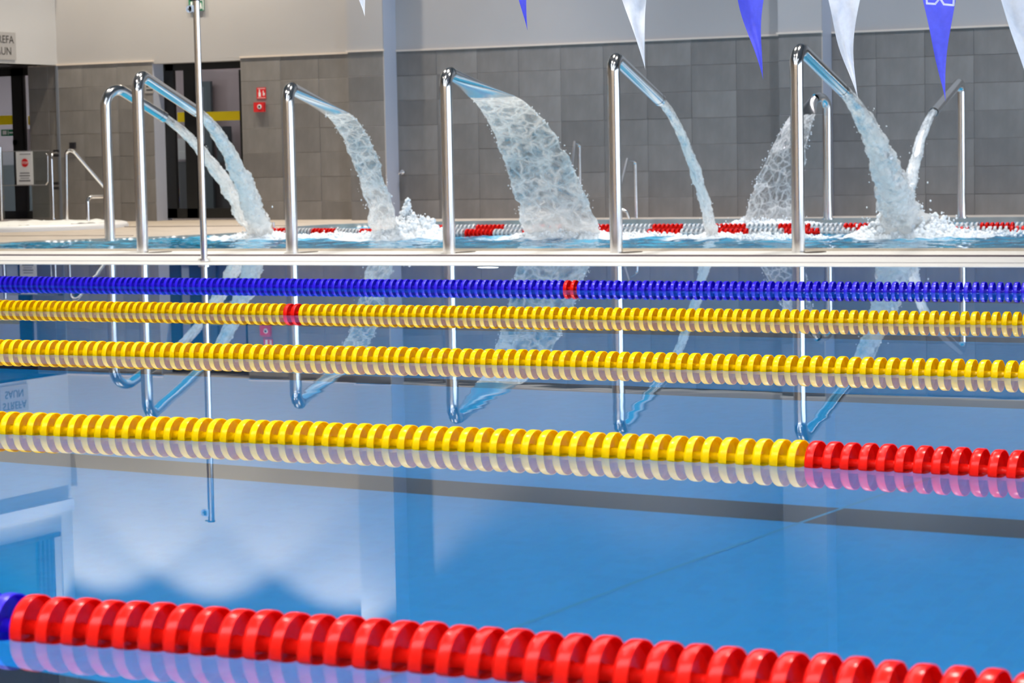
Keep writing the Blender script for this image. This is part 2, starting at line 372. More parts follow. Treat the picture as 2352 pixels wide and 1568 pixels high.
for k, xx in enumerate((-11.5, -5.5, .5)):
    bm = bmesh.new()
    for j in range(7): box(bm, xx-.5, xx+.5, 2+j*2-.03, 2+j*2+.03, ZC+.05, ZC+.12)
    struct('window_%d' % (k+2), link('window_%d' % (k+2), bm, m_black))  # bars across the three added skylight strips
# passage left of the hall
rect_wall('wall_passage_side', (-24.3, -24.1, 21.3, YW+.4, -.1, ZB+.2), m_mauve)
rect_wall('wall_passage_end', (-24.3, XL-.3, 21.2, 21.5, -.1, ZB+.2), m_mauve)
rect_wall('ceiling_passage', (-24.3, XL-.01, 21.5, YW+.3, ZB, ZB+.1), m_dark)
# lower back wall pieces carrying tiles
wlow = struct('wall_back', boxobj('wall_back', (XB0, 8, YW+.012, YW+.3, -.1, ZB), m_grout))
wlow2 = struct('wall_back_left', boxobj('wall_back_left', (XA0, XA1, YW+.012, YW+.3, -.1, ZB), m_grout))
# tiles: own objects sharing one mesh per size
TW, TH, TG = .6, .328, .0027
cache = {}
def tile(x0, x1, z0, z1, parent, yb=YW):
    key = (round(x1-x0, 3), round(z1-z0, 3))
    if key not in cache:
        bm = bmesh.new(); hx, hz = (x1-x0-TG)/2, (z1-z0-TG)/2; e = .003
        a = [bm.verts.new((sx*hx, .02, sz*hz)) for sx, sz in ((-1, -1), (1, -1), (1, 1), (-1, 1))]
        b = [bm.verts.new((sx*(hx), -.006+e, sz*(hz))) for sx, sz in ((-1, -1), (1, -1), (1, 1), (-1, 1))]
        c = [bm.verts.new((sx*(hx-e), -.006, sz*(hz-e))) for sx, sz in ((-1, -1), (1, -1), (1, 1), (-1, 1))]
        for k in range(4):
            bm.faces.new((a[k], a[(k+1) % 4], b[(k+1) % 4], b[k])); bm.faces.new((b[k], b[(k+1) % 4], c[(k+1) % 4], c[k]))
        bm.faces.new(c); me = bpy.data.meshes.new('tile'); bm.to_mesh(me); bm.free(); me.materials.append(m_tile); cache[key] = me
    o = bpy.data.objects.new('tile', cache[key]); COL.objects.link(o); o.parent = parent
    o.location = ((x0+x1)/2, yb + random.uniform(-.0012, .0012), (z0+z1)/2)
def tile_field(x0, x1, parent, yb=YW, phase=None, top=ZB):
    edges = [x0]; xx = math.floor((x0 - (-15.78))/TW)*TW - 15.78 if phase is None else phase
    while xx < x1-.05:
        if xx > x0+.05: edges.append(xx)
        xx += TW
    edges.append(x1)
    z = top
    while z > .02:
        zl = max(z-TH, -.03)
        if z-zl > .05:
            for a, b in zip(edges, edges[1:]): tile(a, b, zl, z, parent, yb)
        z -= TH
YC = 28.10
tile_field(XA0, XA1, wlow2, phase=XA1-4*TW)
tile_field(XB0, -16.32, wlow)
tile_field(-15.78, -10.30, wlow)
tile_field(-9.74, -5.54, wlow)
# two square pillars standing proud of the wall
for xa, xb in ((-16.32, -15.78), (-10.30, -9.744)):
    pl = struct('pillar', boxobj('pillar', (xa+.0, xb, YC+.012, YW+.05, -.1, ZC), m_side))
    boxobj('pillar_face', (xa, xb-.001, YC-.004, YC+.0119, ZB, ZC), m_wall, pl)
    tile_field(xa, xb-.003, pl, YC, phase=xa)
    boxobj('corner_strip', (xb-.003, xb+.002, YC-.006, YC+.01, -.03, ZB), m_trim, pl)
# cream trim strips on top of the tiling
for i, (a, b, yy) in enumerate(((XA0, XA1+.03, YW), (XB0, -16.32, YW), (-16.34, -15.76, YC), (-15.78, -10.3, YW), (-10.32, -9.73, YC), (-9.74, -5, YW))):
    nm = 'trim_%d' % (i+2); struct(nm, boxobj(nm, (a, b, yy-.022, yy-.004, ZB-.008, ZB+.016), m_trim))
# corner profile where the passage begins
nm = 'trim_8'; struct(nm, boxobj(nm, (XL-.02, XL+.015, YW-.03, YW-.005, -.03, ZB-.01), mat('blue_grey_profile', (.17, .19, .23), .4)))
# reveal of the door recess (faces the windows)
struct('wall_reveal', boxobj('wall_reveal', (XA1-.02, XA1+.001, YW+.0, DY+.05, -.05, ZB-.03), m_side))
struct('wall_reveal_right', boxobj('wall_reveal_right', (XB0-.001, XB0+.03, YW, DY+.05, -.05, ZB-.03), m_tile))
struct('wall_recess_head', boxobj('wall_recess_head', (XA1, XB0, YW, DY+.05, ZB-.035, ZB-.0005), m_wall))

# facade of the hall: tall windows in the right-hand wall, behind the picture's edge
fc = struct('wall_right', boxobj('wall_right', (XR, XR+.2, YR, YW, 0, .25), m_wall))
wf = bmesh.new()
for k in range(11):
    yy = YR + k*(YW-YR)/10; box(wf, XR, XR+.2, yy-.05, yy+.05, .25, 4.0)
box(wf, XR, XR+.15, YR, YW, 2.6, 2.68)
link('window_frame', wf, m_black, fc)
m_tint = clear_mat('added_facade_tint', (.63, .66, .71))  # tint added to dim the daylight coming through the facade
for k in range(10):
    ya, yb_ = YR + k*(YW-YR)/10 + .05, YR + (k+1)*(YW-YR)/10 - .05; boxobj('glass_pane', (XR+.08, XR+.09, ya, yb_, .25, 4.0), m_tint, fc)
struct('wall_right_upper', boxobj('wall_right_upper', (XR, XR+.2, YR, YW, 4.0, ZC), m_ceiling))

# corridor behind the recessed door and behind the passage door
for nm, b, m in (('wall_corridor_back', (-26, -16.2, 31.5, 31.6, -.1, 2.9), m_mauve), ('wall_corridor_right', (-16.3, -16.2, DY+.2, 31.5, -.1, 2.9), m_mauve),
                 ('ceiling_corridor', (-26, -16.2, YW+.3, 31.6, 2.9, 3.0), m_mauve), ('wall_corridor_left', (-26.1, -26, YW+.3, 31.5, -.1, 2.9), m_mauve)):
    struct(nm, boxobj(nm, b, m))
struct('trim_9', boxobj('trim_9', (-26, -16.3, 31.44, 31.499, -.05, .80), m_mauve_dark))
add_area('added_corridor_light', (-20.5, 30.2, 2.8), (0, 0, 0), 5, 1.2, 42, (1, .93, .9))  # area light added to brighten the corridor; no fitting stands there

# ------------------------------------------------------------------ doors
def pr(x0, y0, x1, y1, Y):
    """photo rectangle -> x and z range on the plane at depth Y"""
    ym, xm = (y0+y1)/2, (x0+x1)/2
    return ony(x0, ym, Y).x, ony(x1, ym, Y).x, ony(xm, y1, Y).z, ony(xm, y0, Y).z
def plate(name, px, Y, th, mat_, parent=None, off=(0, 0, 0)):
    a, b, c_, d = pr(*px, Y); return boxobj(name, (a, b, Y-th, Y, c_, d), mat_, parent, off)
def bars(name, rects, Y, th, m, parent):
    for r in rects:
        a, b, c_, d = pr(*r, Y); o = boxobj(name, (a, b, Y-th, Y, c_, d), m, parent)
    return o
d1 = struct('door_1', bars('door_1', [(384, 140, 408, 500)], DY, .06, m_black, None))
bars('frame', [(384, 140, 562, 160), (431, 160, 456, 500), (558, 160, 568, 500), (384, 478, 562, 501)], DY, .06, m_black, d1)
plate('glass_pane', (408, 160, 431, 480), DY-.02, .008, m_glass, d1)
plate('glass_pane', (456, 160, 558, 480), DY-.02, .008, m_glass, d1)
plate('yellow_stripe', (408, 258, 431, 280), DY-.03, .003, m_yellowband, d1)
plate('yellow_stripe', (456, 256, 560, 277), DY-.03, .003, m_yellowband, d1)
gs = plate('green_notice', (484, 286, 501, 300), DY-.03, .003, m_green, d1)
plate('pull_handle', (462, 200, 468, 330), DY-.05, .02, m_side, d1)
plate('lock_box', (461, 326, 470, 342), DY-.05, .02, m_dark, d1)
# what stands in the corridor
cd1 = tag(plate('corridor_door', (458, 187, 492, 500), 31.43, .06, m_doorgrey), 'dark grey door leaf in the corridor behind the black-framed glass door', 'door')
tag(plate('wall_hanging', (410, 318, 428, 366), 31.43, .03, m_wall), 'pale rounded object hanging behind the narrow side pane', 'wall hanging')
tag(plate('locker', (519, 290, 533, 372), 31.43, .25, m_doorgrey), 'dark upright locker in the corridor seen through the wide glass pane', 'locker')
# passage door
d2 = struct('door_2', bars('door_2', [(36, 150, 62, 500)], DY, .06, m_black, None))
bars('frame', [(-60, 146, 72, 176), (10, 484, 82, 503), (60, 150, 64, 500)], DY, .06, m_black, d2)
plate('glass_pane', (-60, 176, 36, 490), DY-.02, .008, m_glass, d2)
plate('glass_pane', (64, 176, 76, 490), DY-.02, .008, m_glass, d2)
plate('yellow_stripe', (-60, 266, 37, 287), DY-.03, .003, m_yellowband, d2)
plate('yellow_stripe', (65, 266, 75, 287), DY-.03, .003, m_yellowband, d2)
gn = plate('green_notice', (3, 297, 38, 312), DY-.03, .003, m_green, d2)
bars('notice_mark', [(6, 300, 15, 309), (18, 300, 19.5, 309), (21, 303, 35, 306)], DY-.0335, .002, m_white, d2)
plate('lock_box', (31, 322, 41, 333), DY-.04, .02, m_dark, d2)
plate('pull_handle', (66, 296, 72, 345), DY-.05, .02, m_chrome, d2)
struct('wall_passage_back', boxobj('wall_passage_back', (-24.2, ony(-60, 300, DY).x, YW+.1, DY+.05, -.1, ZB), m_mauve))
struct('wall_passage_return', boxobj('wall_passage_return', (XA0-.02, XA0, YW, DY+.05, -.1, ZB), m_tile))
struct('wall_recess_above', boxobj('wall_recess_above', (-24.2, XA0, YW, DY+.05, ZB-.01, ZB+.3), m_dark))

# ------------------------------------------------------------------ high window and duct on the left wall (seen in the water's reflection)
bm = bmesh.new(); box(bm, XL-.02, XL+.012, 22.5, 27.75, 4.5, 6.9)
wn = struct('window_1', link('window_1', bm, mat('dark_window_glass', (.01, .05, .06), .1)))
bm = bmesh.new()
for yy in (22.45, 25.1, 27.62, 27.72, 27.82, 27.92): box(bm, XL, XL+.05, yy-.02, yy+.02, 4.45, 6.95)
box(bm, XL, XL+.05, 22.45, 28.1, 4.44, 4.5); link('window_frame', bm, m_dark, wn)
boxobj('window_surround', (XL, XL+.03, 27.92, 28.12, 4.45, 6.95), m_grey, wn)
dct = boxobj('cable_duct', (XL+.03, XL+.15, 22.0, 28.3, 3.98, 4.14), m_side)
tag(dct, 'pale blue duct running along the left-hand wall above the door opening', 'duct')
# downlights washing the back wall
def lamp_body(t, r1, r2, rod):
    bm = bmesh.new(); bmesh.ops.create_cone(bm, cap_ends=True, segments=20, radius1=r1, radius2=r2, depth=.2, matrix=Matrix.Translation((0, 0, .13))); link('housing', bm, m_dark, t)
    bm = bmesh.new(); box(bm, -.02, .02, -.02, .02, .2, rod); link('bracket', bm, m_dark, t)
def beam(t, power, col, size, blend, soft=.06, tilt=0):
    sp = bpy.data.lights.new('lamp_beam', 'SPOT'); sp.energy = power; sp.color = col; sp.spot_size = size; sp.spot_blend = blend; sp.shadow_soft_size = soft
    so = bpy.data.objects.new('lamp_beam', sp); COL.objects.link(so); so.parent = t; so.rotation_euler = (tilt, 0, 0)
DLW = iter(['over the passage corner', 'over the recessed glass door', 'over the red fire sign', 'added unseen between the wide water curtain and the first pillar', 'left of the second pillar', 'added unseen right of the second pillar', 'added unseen at the right-hand end of the back wall'])
for xx, pw_, cl_, sz_, bl_ in ((-20.8, 560, (1, .87, .66), 1.74, .32), (-18.97, 560, (1, .87, .68), 1.74, .32), (-16.86, 560, (1, .87, .70), 1.74, .32),
                          (-14.3, 700, (.96, .95, 1), 1.38, .9), (-12.2, 760, (.97, .96, 1), 1.42, .8), (-9.0, 900, (.93, .95, 1), 1.38, .9), (-6.3, 900, (.93, .95, 1), 1.38, .9)):  # soft beams added to brighten the wall, except left of the second pillar
    t = thing('downlight', 'small round downlight by the back wall '+next(DLW), 'lamp', (xx, YW-(1.3 if xx < -15 else 2.2), 6.55 if xx < -15 else 7.15), group='downlights washing the back wall')
    lamp_body(t, .09, .07, ZC-(6.55 if xx < -15 else 7.15)); beam(t, pw_, cl_, sz_, bl_)
# unseen lamps added to brighten splash pool, rim and ropes, shining straight down
HLW = iter(['above the rear cannon in the water', 'above the first jet cannon', 'above the widest fan cannon', 'above the tallest cannon', 'above the thin pole', 'above the middle of the cream rim', 'above the right part of the cream rim', 'between the blue rope and its yellow neighbour', 'above the blue rope, right', 'above the yellow rope turning red', 'above the red discs of the yellow rope', 'above the red rope nearest the camera'])
for xx, yy, pw_ in ((-17, 21, 700), (-13.5, 21, 700), (-10, 21, 700), (-6.5, 21, 700), (-14, 16.5, 420), (-10, 16.5, 420), (-6, 16.5, 420), (-9, 11.5, 900), (-5, 11, 900), (-6.5, 6.5, 900), (-3, 6.5, 900), (-1.5, 2.6, 500)):
    t = thing('added_lamp', 'added unseen round lamp hung '+next(HLW), 'lamp', (xx, yy, 6.7), group='added hall lamps')
    lamp_body(t, .26, .14, ZC-6.7); beam(t, pw_, (1, .94, .86), 1.6, .5, .14)
# underwater lamp in the far pool wall
P = onz(1120, 618, 0)
t = thing('pool_light', 'round white underwater lamp glowing in the far wall of the lane pool', 'lamp', (P.x-.255, YP1, -.27))
bm = bmesh.new(); bmesh.ops.create_cone(bm, cap_ends=True, segments=28, radius1=.13, radius2=.13, depth=.03, matrix=Matrix.Rotation(PI/2, 4, 'X')); link('ring', bm, m_steel, t)
m_lamp = mat('lamp_lens', (1, 1, 1), .3); q = m_lamp.node_tree.nodes['Principled BSDF']; q.inputs['Emission Color'].default_value = (.92, .97, 1, 1); q.inputs['Emission Strength'].default_value = 9
bm = bmesh.new(); bmesh.ops.create_uvsphere(bm, u_segments=24, v_segments=10, radius=.1); bmesh.ops.scale(bm, vec=(1, .35, 1), verts=bm.verts); link('lens', bm, m_lamp, t, True)

# ------------------------------------------------------------------ signs
def text_mesh(name, body, size, mat_, parent, M4, ext=.001):
    cu = bpy.data.curves.new(name, 'FONT'); cu.body = body; cu.size = size; cu.align_x = 'CENTER'; cu.align_y = 'CENTER'; cu.extrude = ext
    tmp = bpy.data.objects.new(name, cu); me = bpy.data.meshes.new_from_object(tmp); bpy.data.objects.remove(tmp); bpy.data.curves.remove(cu)
    me.transform(M4); return link(name, me, mat_, parent)
# STREFA SAUN on the left wall
a = onx(34, 75, XL); b = onx(34, 138, XL); l_ = onx(-31, 106, XL)
y1, y0 = onx(34, 106, XL).y, l_.y; z1, z0 = a.z, b.z
sg = boxobj('door_sign', (XL, XL+.02, y0, y1, z0, z1), m_grey); tag(sg, 'grey plate reading STREFA SAUN above the passage at left', 'sign')
RX = Matrix(((0, 0, 1, 0), (1, 0, 0, 0), (0, 1, 0, 0), (0, 0, 0, 1)))
hh = z1-z0; wdt = y1-y0
for txt, zc in (('STREFA', z0+hh*.72), ('SAUN', z0+hh*.30)):
    text_mesh('lettering', txt, hh*.40, m_text, sg, Matrix.Translation((XL+.0215, (y0+y1)/2, zc)) @ RX @ Matrix.Diagonal((wdt/(hh*1.55), 1, 1, 1)))
RYP = Matrix(((1, 0, 0, 0), (0, 0, -1, 0), (0, 1, 0, 0), (0, 0, 0, 1)))
# exit sign
ex = plate('exit_sign', (436, -12, 469, 25), YW-.002, .03, m_green); tag(ex, 'green emergency exit sign on the white wall behind the thin pole', 'sign')
bars('pictogram', [(438, 4, 442, 14), (455, -4, 457, 22), (460, 6, 462, 10), (459.5, 10, 463, 16), (458.5, 16, 460.5, 21), (462, 15, 464, 20), (466, 0, 467.5, 23), (458, 0, 467, 1.5)], YW-.033, .004, m_white, ex)
# fire signs
fs = plate('fire_sign', (590, 201, 611, 227), YW-.007, .006, m_red); tag(fs, 'red fire equipment sign with white symbols, upper of the two red ones', 'sign')
bars('symbol', [(592, 203, 609, 204), (592, 224, 609, 225), (594, 212, 599, 222), (595, 206, 597, 212), (604, 208, 605.5, 220), (606, 213, 608, 219)], YW-.0135, .002, m_white, fs)
fb = plate('fire_call_point', (587, 235, 610, 257), YW-.007, .05, m_red); tag(fb, 'red square fire call point box on the tiles, under the red sign', 'call point')
P = ony(596, 245, YW-.06); bm = bmesh.new()
bmesh.ops.create_cone(bm, cap_ends=True, segments=20, radius1=.032, radius2=.032, depth=.008, matrix=Matrix.Translation(P) @ Matrix.Rotation(PI/2, 4, 'X')); link('ring', bm, m_white, fb)
P = P - Vector((0, .005, 0)); bm = bmesh.new()
bmesh.ops.create_cone(bm, cap_ends=True, segments=16, radius1=.016, radius2=.016, depth=.008, matrix=Matrix.Translation(P) @ Matrix.Rotation(PI/2, 4, 'X')); link('button', bm, m_dark, fb)
tag(plate('socket_box', (163, 327, 175, 341), YW-.007, .04, m_dark), 'small black box on the tiled wall above the spa handrail', 'box')
rs = plate('room_sign', (333, 192, 353, 214), YW-.007, .008, m_grey); tag(rs, 'small grey plate with two dark lines beside the door recess', 'sign')
bars('printed_line', [(336, 197, 351, 200), (336, 205, 351, 208)], YW-.0155, .002, m_text, rs)
# wall tap
P = ony(930, 395, YW)
t = thing('wall_tap', 'small chrome tap on the grey tiles just right of the first pillar', 'tap', (P.x, YW-.006, P.z))
bm = bmesh.new(); sweep(bm, [(0, 0, 0), (0, -.07, 0)], (.02, .02)); link('spindle', bm, m_chrome, t)
bm = bmesh.new(); bmesh.ops.create_uvsphere(bm, u_segments=16, v_segments=10, radius=.036); bmesh.ops.translate(bm, vec=(.02, -.09, 0), verts=bm.verts); link('knob', bm, m_chrome, t, True)
bm = bmesh.new(); sweep(bm, [(0, -.05, 0), (-.05, -.06, -.01), (-.06, -.06, -.03)], (.013, .013)); link('spout', bm, m_chrome, t)

# ------------------------------------------------------------------ spa tub
cx, cy, rx, ry = -19.85, 25.75, 1.32, 1.3
t = thing('spa_tub', 'low white oval spa tub full of foam, beside the passage', 'spa', (cx, cy, zdeck(cy)))
bm = bmesh.new(); n = 72; prof = [(1.0, -.03), (1.0, .03), (.985, .06), (.95, .072), (.90, .065), (.88, .04), (.87, -.02)]
rg = [[bm.verts.new((rx*s*math.cos(k*2*PI/n), ry*s*math.sin(k*2*PI/n), z)) for k in range(n)] for s, z in prof]
for i in range(len(prof)-1):
    for k in range(n): bm.faces.new((rg[i][k], rg[i][(k+1) % n], rg[i+1][(k+1) % n], rg[i+1][k])).smooth = True
link('shell', bm, m_white, t)
bm = bmesh.new(); gx, gy = 46, 60
vv = {}
for i in range(gx+1):
    for j in range(gy+1):
        u, v = -1+2*i/gx, -1+2*j/gy
        if u*u+v*v <= .80:
            x, y = u*rx, v*ry
            vv[i, j] = bm.verts.new((x, y, .068 + .03*noise.noise((x*4, y*4, 1)) + .02*noise.noise((x*13, y*13, 5))))
for (i, j) in list(vv):
    if all(k in vv for k in ((i+1, j), (i, j+1), (i+1, j+1))): bm.faces.new((vv[i, j], vv[i+1, j], vv[i+1, j+1], vv[i, j+1])).smooth = True
fo = link('foam', bm, m_foam, t); fo['kind'] = 'stuff'

# rails by the spa
def rail(name, label, pts_px, Y, r=.021, rad=.08, group=None, mat_=m_chrome, cat='handrail', feet=()):
    P = [ony(x, y, Y) if not isinstance(Y, (list, tuple)) else ony(x, y, Y[i]) for i, (x, y) in enumerate(pts_px)]
    t = thing(name, label, cat, P[0], group)
    tubeobj('rail', fillet(P, rad), r, mat_, t, off=P[0])
    for i in feet:
        bm = bmesh.new(); bmesh.ops.create_cone(bm, cap_ends=True, segments=18, radius1=r*2.1, radius2=r*2.0, depth=.02, matrix=Matrix.Translation(P[i]-P[0]+Vector((0, 0, .01)))); link('flange', bm, mat_, t)
    return t
rail('spa_handrail', 'polished steel handrail sloping down into the spa tub', [(154, 512), (152, 346), (168, 346), (245, 436)], [26.3, 26.3, 26.3, 26.6], feet=(0,))
rail('grab_rail', 'short low steel grab rail next to the spa handrail', [(203, 512), (201, 452), (240, 451)], [26.3, 26.3, 26.6], r=.024, feet=(0,))
rail('gate_post_rail', 'thin bent steel rail at the hinge side of the glass gate', [(123, 504), (118, 354), (132, 349)], [27.0, 27.0, 27.3], r=.016, feet=(0,))
# glass gate with the stop notice
YG = 27.3
P = ony(5, 505, YG)
t = thing('glass_gate', 'low clear glass gate with a steel post, in front of the passage door', 'gate', P)
def gp(name, px, th, m, dy=0): return plate(name, px, YG-dy, th, m, t, off=P)
gp('glass_panel', (8, 347, 113, 500), .01, m_glass)
gp('top_edge', (8, 346, 113, 347.5), .012, m_grey, -.001); gp('mid_rail', (8, 424.3, 110, 426), .014, m_grey, -.001)
tubeobj('post', [ony(4, 507, YG), ony(0, 338, YG)], .026, m_steel, t, off=P)
tubeobj('pull_handle', fillet([ony(106, 352, YG-.05), ony(109.5, 358, YG-.05), ony(110, 418, YG-.05), ony(105, 424, YG-.05)], .02), .009, m_chrome, t, off=P)
for yy in (347, 357, 421, 432): gp('hinge', (125, yy-3, 136, yy+3), .03, m_dark, .0)
st = plate('stop_notice', (38, 348, 76, 424), YG-.02, .006, m_white); tag(st, 'white notice with a round red STOP symbol on the glass gate', 'sign')
Pc = ony(57, 374, YG-.028); R_ = .058
bm = bmesh.new(); bmesh.ops.create_cone(bm, cap_ends=True, segments=28, radius1=R_, radius2=R_, depth=.004, matrix=Matrix.Translation(Pc) @ Matrix.Rotation(PI/2, 4, 'X')); link('red_disc', bm, m_red, st)
text_mesh('lettering', 'STOP', .048, m_white, st, Matrix.Translation(Pc+Vector((0, -.003, 0))) @ RYP)
bars('printed_line', [(45, 353, 70, 355), (46, 396, 68, 399), (45, 402, 69, 405), (47, 408, 67, 410), (44, 413, 70, 417)], YG-.0265, .002, m_textgrey, st)

# handrails at the far side of the splash pool
rail('pool_handrail', 'thin steel handrail loop at the wall, partly behind the wide water sheet', [(1333, 506), (1331, 329), (1320, 326), (1311, 420)], [27.9, 27.9, 27.5, 26.9], r=.021, rad=.05, group=None, feet=(0,))
rail('pool_handrail', 'thin steel handrail loop at the wall, right beside the narrow jet pipe', [(1462, 506), (1459, 368), (1441, 365), (1420, 450)], [27.9, 27.9, 27.3, 26.6], r=.021, rad=.05, feet=(0,))
rail('ladder_rail', 'low curved steel rail end at the far pool edge', [(1428, 481), (1440, 486), (1446, 504)], [27.9, 27.9, 27.9], r=.018, rad=.05)

# ------------------------------------------------------------------ tall thin pole on the rim
B = onz(457, 604, .012); B = Vector((-10.93, 16.45, .012)); top = 2.075
t = thing('flag_pole', 'tall thin polished steel pole standing on the pool rim', 'pole', B)
bm = bmesh.new(); sweep(bm, [(0, 0, 0), (-.005, 0, top)], (.027, .027), seg=24); link('shaft', bm, m_chrome, t)
bm = bmesh.new(); sweep(bm, [(-.005, 0, top), (-.005, 0, top+.012)], (.031, .031), seg=24); box(bm, -.06, -.02, -.01, .01, top, top+.008); link('cap', bm, m_dark, t)
bm = bmesh.new(); r1 = bmesh.ops.create_cone(bm, cap_ends=True, segments=24, radius1=.027, radius2=.027, depth=.022, matrix=Matrix.Translation((-.058, -.02, top-.065)) @ Matrix.Rotation(PI/2, 4, 'X'))
box(bm, -.055, -.02, -.031, -.009, top-.085, top-.035); cl = link('cord_clamp', bm, m_white, t)
bm = bmesh.new(); bmesh.ops.create_cone(bm, cap_ends=True, segments=16, radius1=.007, radius2=.007, depth=.004, matrix=Matrix.Translation((-.058, -.034, top-.065)) @ Matrix.Rotation(PI/2, 4, 'X')); link('hole', bm, m_grey, cl)
bm = bmesh.new(); sweep(bm, [(0, 0, 0), (0, 0, .02)], (.05, .05), seg=24); link('base_socket', bm, m_steel, t)

# ------------------------------------------------------------------ water cannons
WZ = -.072
def plane_hit(px, B, d):
    n = Vector((d.y, -d.x, 0)); return onplane(px[0], px[1], B, n)
def arm_path(B, d, zap, tip, r, Rb):
    st = Vector((tip.x-B.x, tip.y-B.y, 0)).dot(d); zt = tip.z; zc = zap-r-Rb
    lo, hi = .02, 1.5
    for _ in range(50):
        th = (lo+hi)/2; se = Rb+Rb*math.sin(th); ze = zc+Rb*math.cos(th)
        if ze-(st-se)*math.tan(th) > zt: lo = th
        else: hi = th
    pts = [(0, B.z), (0, B.z+.5), (0, zc-.1)]
    nb = 14
    for k in range(nb+1):
        a = k/nb*(PI/2+th); pts.append((Rb-Rb*math.cos(a), zc+Rb*math.sin(a)))
    return pts, th, st
def spiky(v, k): return noise.noise(v*k)
def uvfoam(me, uvs, foam):
    ul = me.uv_layers.new(name='UVMap')
    for lp in me.loops: ul.data[lp.index].uv = uvs[lp.vertex_index]
    at = me.attributes.new('foam', 'FLOAT', 'POINT')
    at.data.foreach_set('value', foam)
def curve_pts(p0, p1, th, n, extra=0):
    """ballistic path: leaves p0 at th below the horizontal, ends at p1"""
    d = Vector((p1.x-p0.x, p1.y-p0.y, 0)); Lh = d.length; H = p0.z-p1.z; a = min(Lh*math.tan(th), H*.8)
    out = []
    for i in range(n+1):
        u = i/n; q = p0+d*u; q.z = p0.z-a*u-(H-a)*u*u; out.append(q)
    return out
def stream(parent, off, p0, p1, th, r0, r1, seed, n=230, seg=34, rough=1.0):
    path = curve_pts(p0, p1, th, n); verts = []; uvs = []; foam = []; faces = []; ln = 0
    for i, q in enumerate(path):
        t = (path[min(i+1, n)]-path[max(i-1, 0)]).normalized(); s = t.cross(Vector((0, 0, 1))).normalized(); u_ = s.cross(t)
        if i: ln += (q-path[i-1]).length
        f = i/n; r = r0+(r1-r0)*f**1.5
        cen = q + s*(noise.noise((ln*6, seed, 0))*.35*r*f*rough) + u_*(noise.noise((ln*6, seed, 9))*.45*r*f*rough)
        for k in range(seg+1):
            a = k*2*PI/seg; cu, su = math.cos(a), math.sin(a)
            nv = Vector((cu*1.1, su*1.1, ln*5+seed)); dsp = noise.noise(nv)*.5 + noise.noise(nv*2.6)*.35 + noise.noise(nv*5.5)*.24 + noise.noise(nv*11)*.12
            rr_ = r*(1+dsp*(.12+.8*f)*rough)
            verts.append(cen+(s*cu+u_*su)*rr_-off); uvs.append((k/seg*.35, ln*.35+seed)); foam.append(-.1+.5*min(1, f*2.2))
    m_ = seg+1
    for i in range(n):
        for k in range(seg): faces.append((i*m_+k, i*m_+k+1, (i+1)*m_+k+1, (i+1)*m_+k))
    me = bpy.data.meshes.new('stream'); me.from_pydata(verts, [], faces); uvfoam(me, uvs, foam)
    return link('stream', me, m_jet, parent, True), path
def sheet(parent, off, a0, a1, b0, b1, th, seed, n=110, mseg=46, amp=.035, us=1.0):
    """a0,a1: outlet ends; b0,b1: landing ends. closed shell, thin"""
    L0 = curve_pts(a0, b0, th, n); L1 = curve_pts(a1, b1, th, n)
    verts = []; uvs = []; foam = []; faces = []; ln = 0
    for side in (0, 1):
        ln = 0
        for i in range(n+1):
            if i: ln += (L0[i]-L0[i-1]).length
            f = i/n; wd = (L1[i]-L0[i]).length
            t = (L0[min(i+1, n)]-L0[max(i-1, 0)]).normalized()
            wv = (L1[i]-L0[i]).normalized(); nn = wv.cross(t).normalized()
            el = noise.noise((ln*4, seed, 1))*.07*f+noise.noise((ln*13, seed, 1))*.03*f; er = noise.noise((ln*4, seed, 7))*.07*f+noise.noise((ln*13, seed, 8))*.03*f
            for k in range(mseg+1):
                u = k/mseg; q = L0[i].lerp(L1[i], u) + wv*(el*(1-u)+er*u)
                bow = math.sin(u*PI)
                q = q+nn*(noise.noise((u*wd*5, ln*4, seed))*amp*1.5*f + noise.noise((u*wd*14, ln*12, seed+3))*amp*.6*f)
                thick = (.006+.02*f)*min(1, bow*4)
                q = q + nn*(thick if side == 0 else -thick)
                verts.append(q-off); uvs.append((u*wd*us, ln*.8*us+seed+side*.37))
                edge = max(0, 1-min(u, 1-u)*wd/.03); foam.append(.55*edge + .25*max(0, 1-abs(f-.0)*4) + .65*max(0, (f-.85)/.15))
    m_ = mseg+1; o2 = (n+1)*m_
    for i in range(n):
        for k in range(mseg):
            a = i*m_+k; faces.append((a, a+1, a+1+m_, a+m_)); faces.append((o2+a, o2+a+m_, o2+a+1+m_, o2+a+1))
    me = bpy.data.meshes.new('sheet'); me.from_pydata(verts, [], faces); uvfoam(me, uvs, foam)
    return link('sheet', me, m_sheet, parent, True)
ico = {}
def blobs(name, parent, pts, mat_, kind='stuff', sub=1):
    """many small drops in one mesh. pts: (pos, radius)"""
    if sub not in ico:
        b = bmesh.new(); bmesh.ops.create_icosphere(b, subdivisions=sub, radius=1); ico[sub] = ([v.co.copy() for v in b.verts], [[v.index for v in f.verts] for f in b.faces]); b.free()
    V, Fc = ico[sub]; verts = []; faces = []
    for pos, r in pts:
        s = len(verts); st_ = random.uniform(.8, 1.5)
        for v in V: verts.append((pos[0]+v.x*r, pos[1]+v.y*r, pos[2]+v.z*r*st_))
        faces.extend([[s+i for i in f] for f in Fc])
    me = bpy.data.meshes.new(name); me.from_pydata(verts, [], faces); o = link(name, me, mat_, parent, True)
    if kind: o['kind'] = kind
    return o
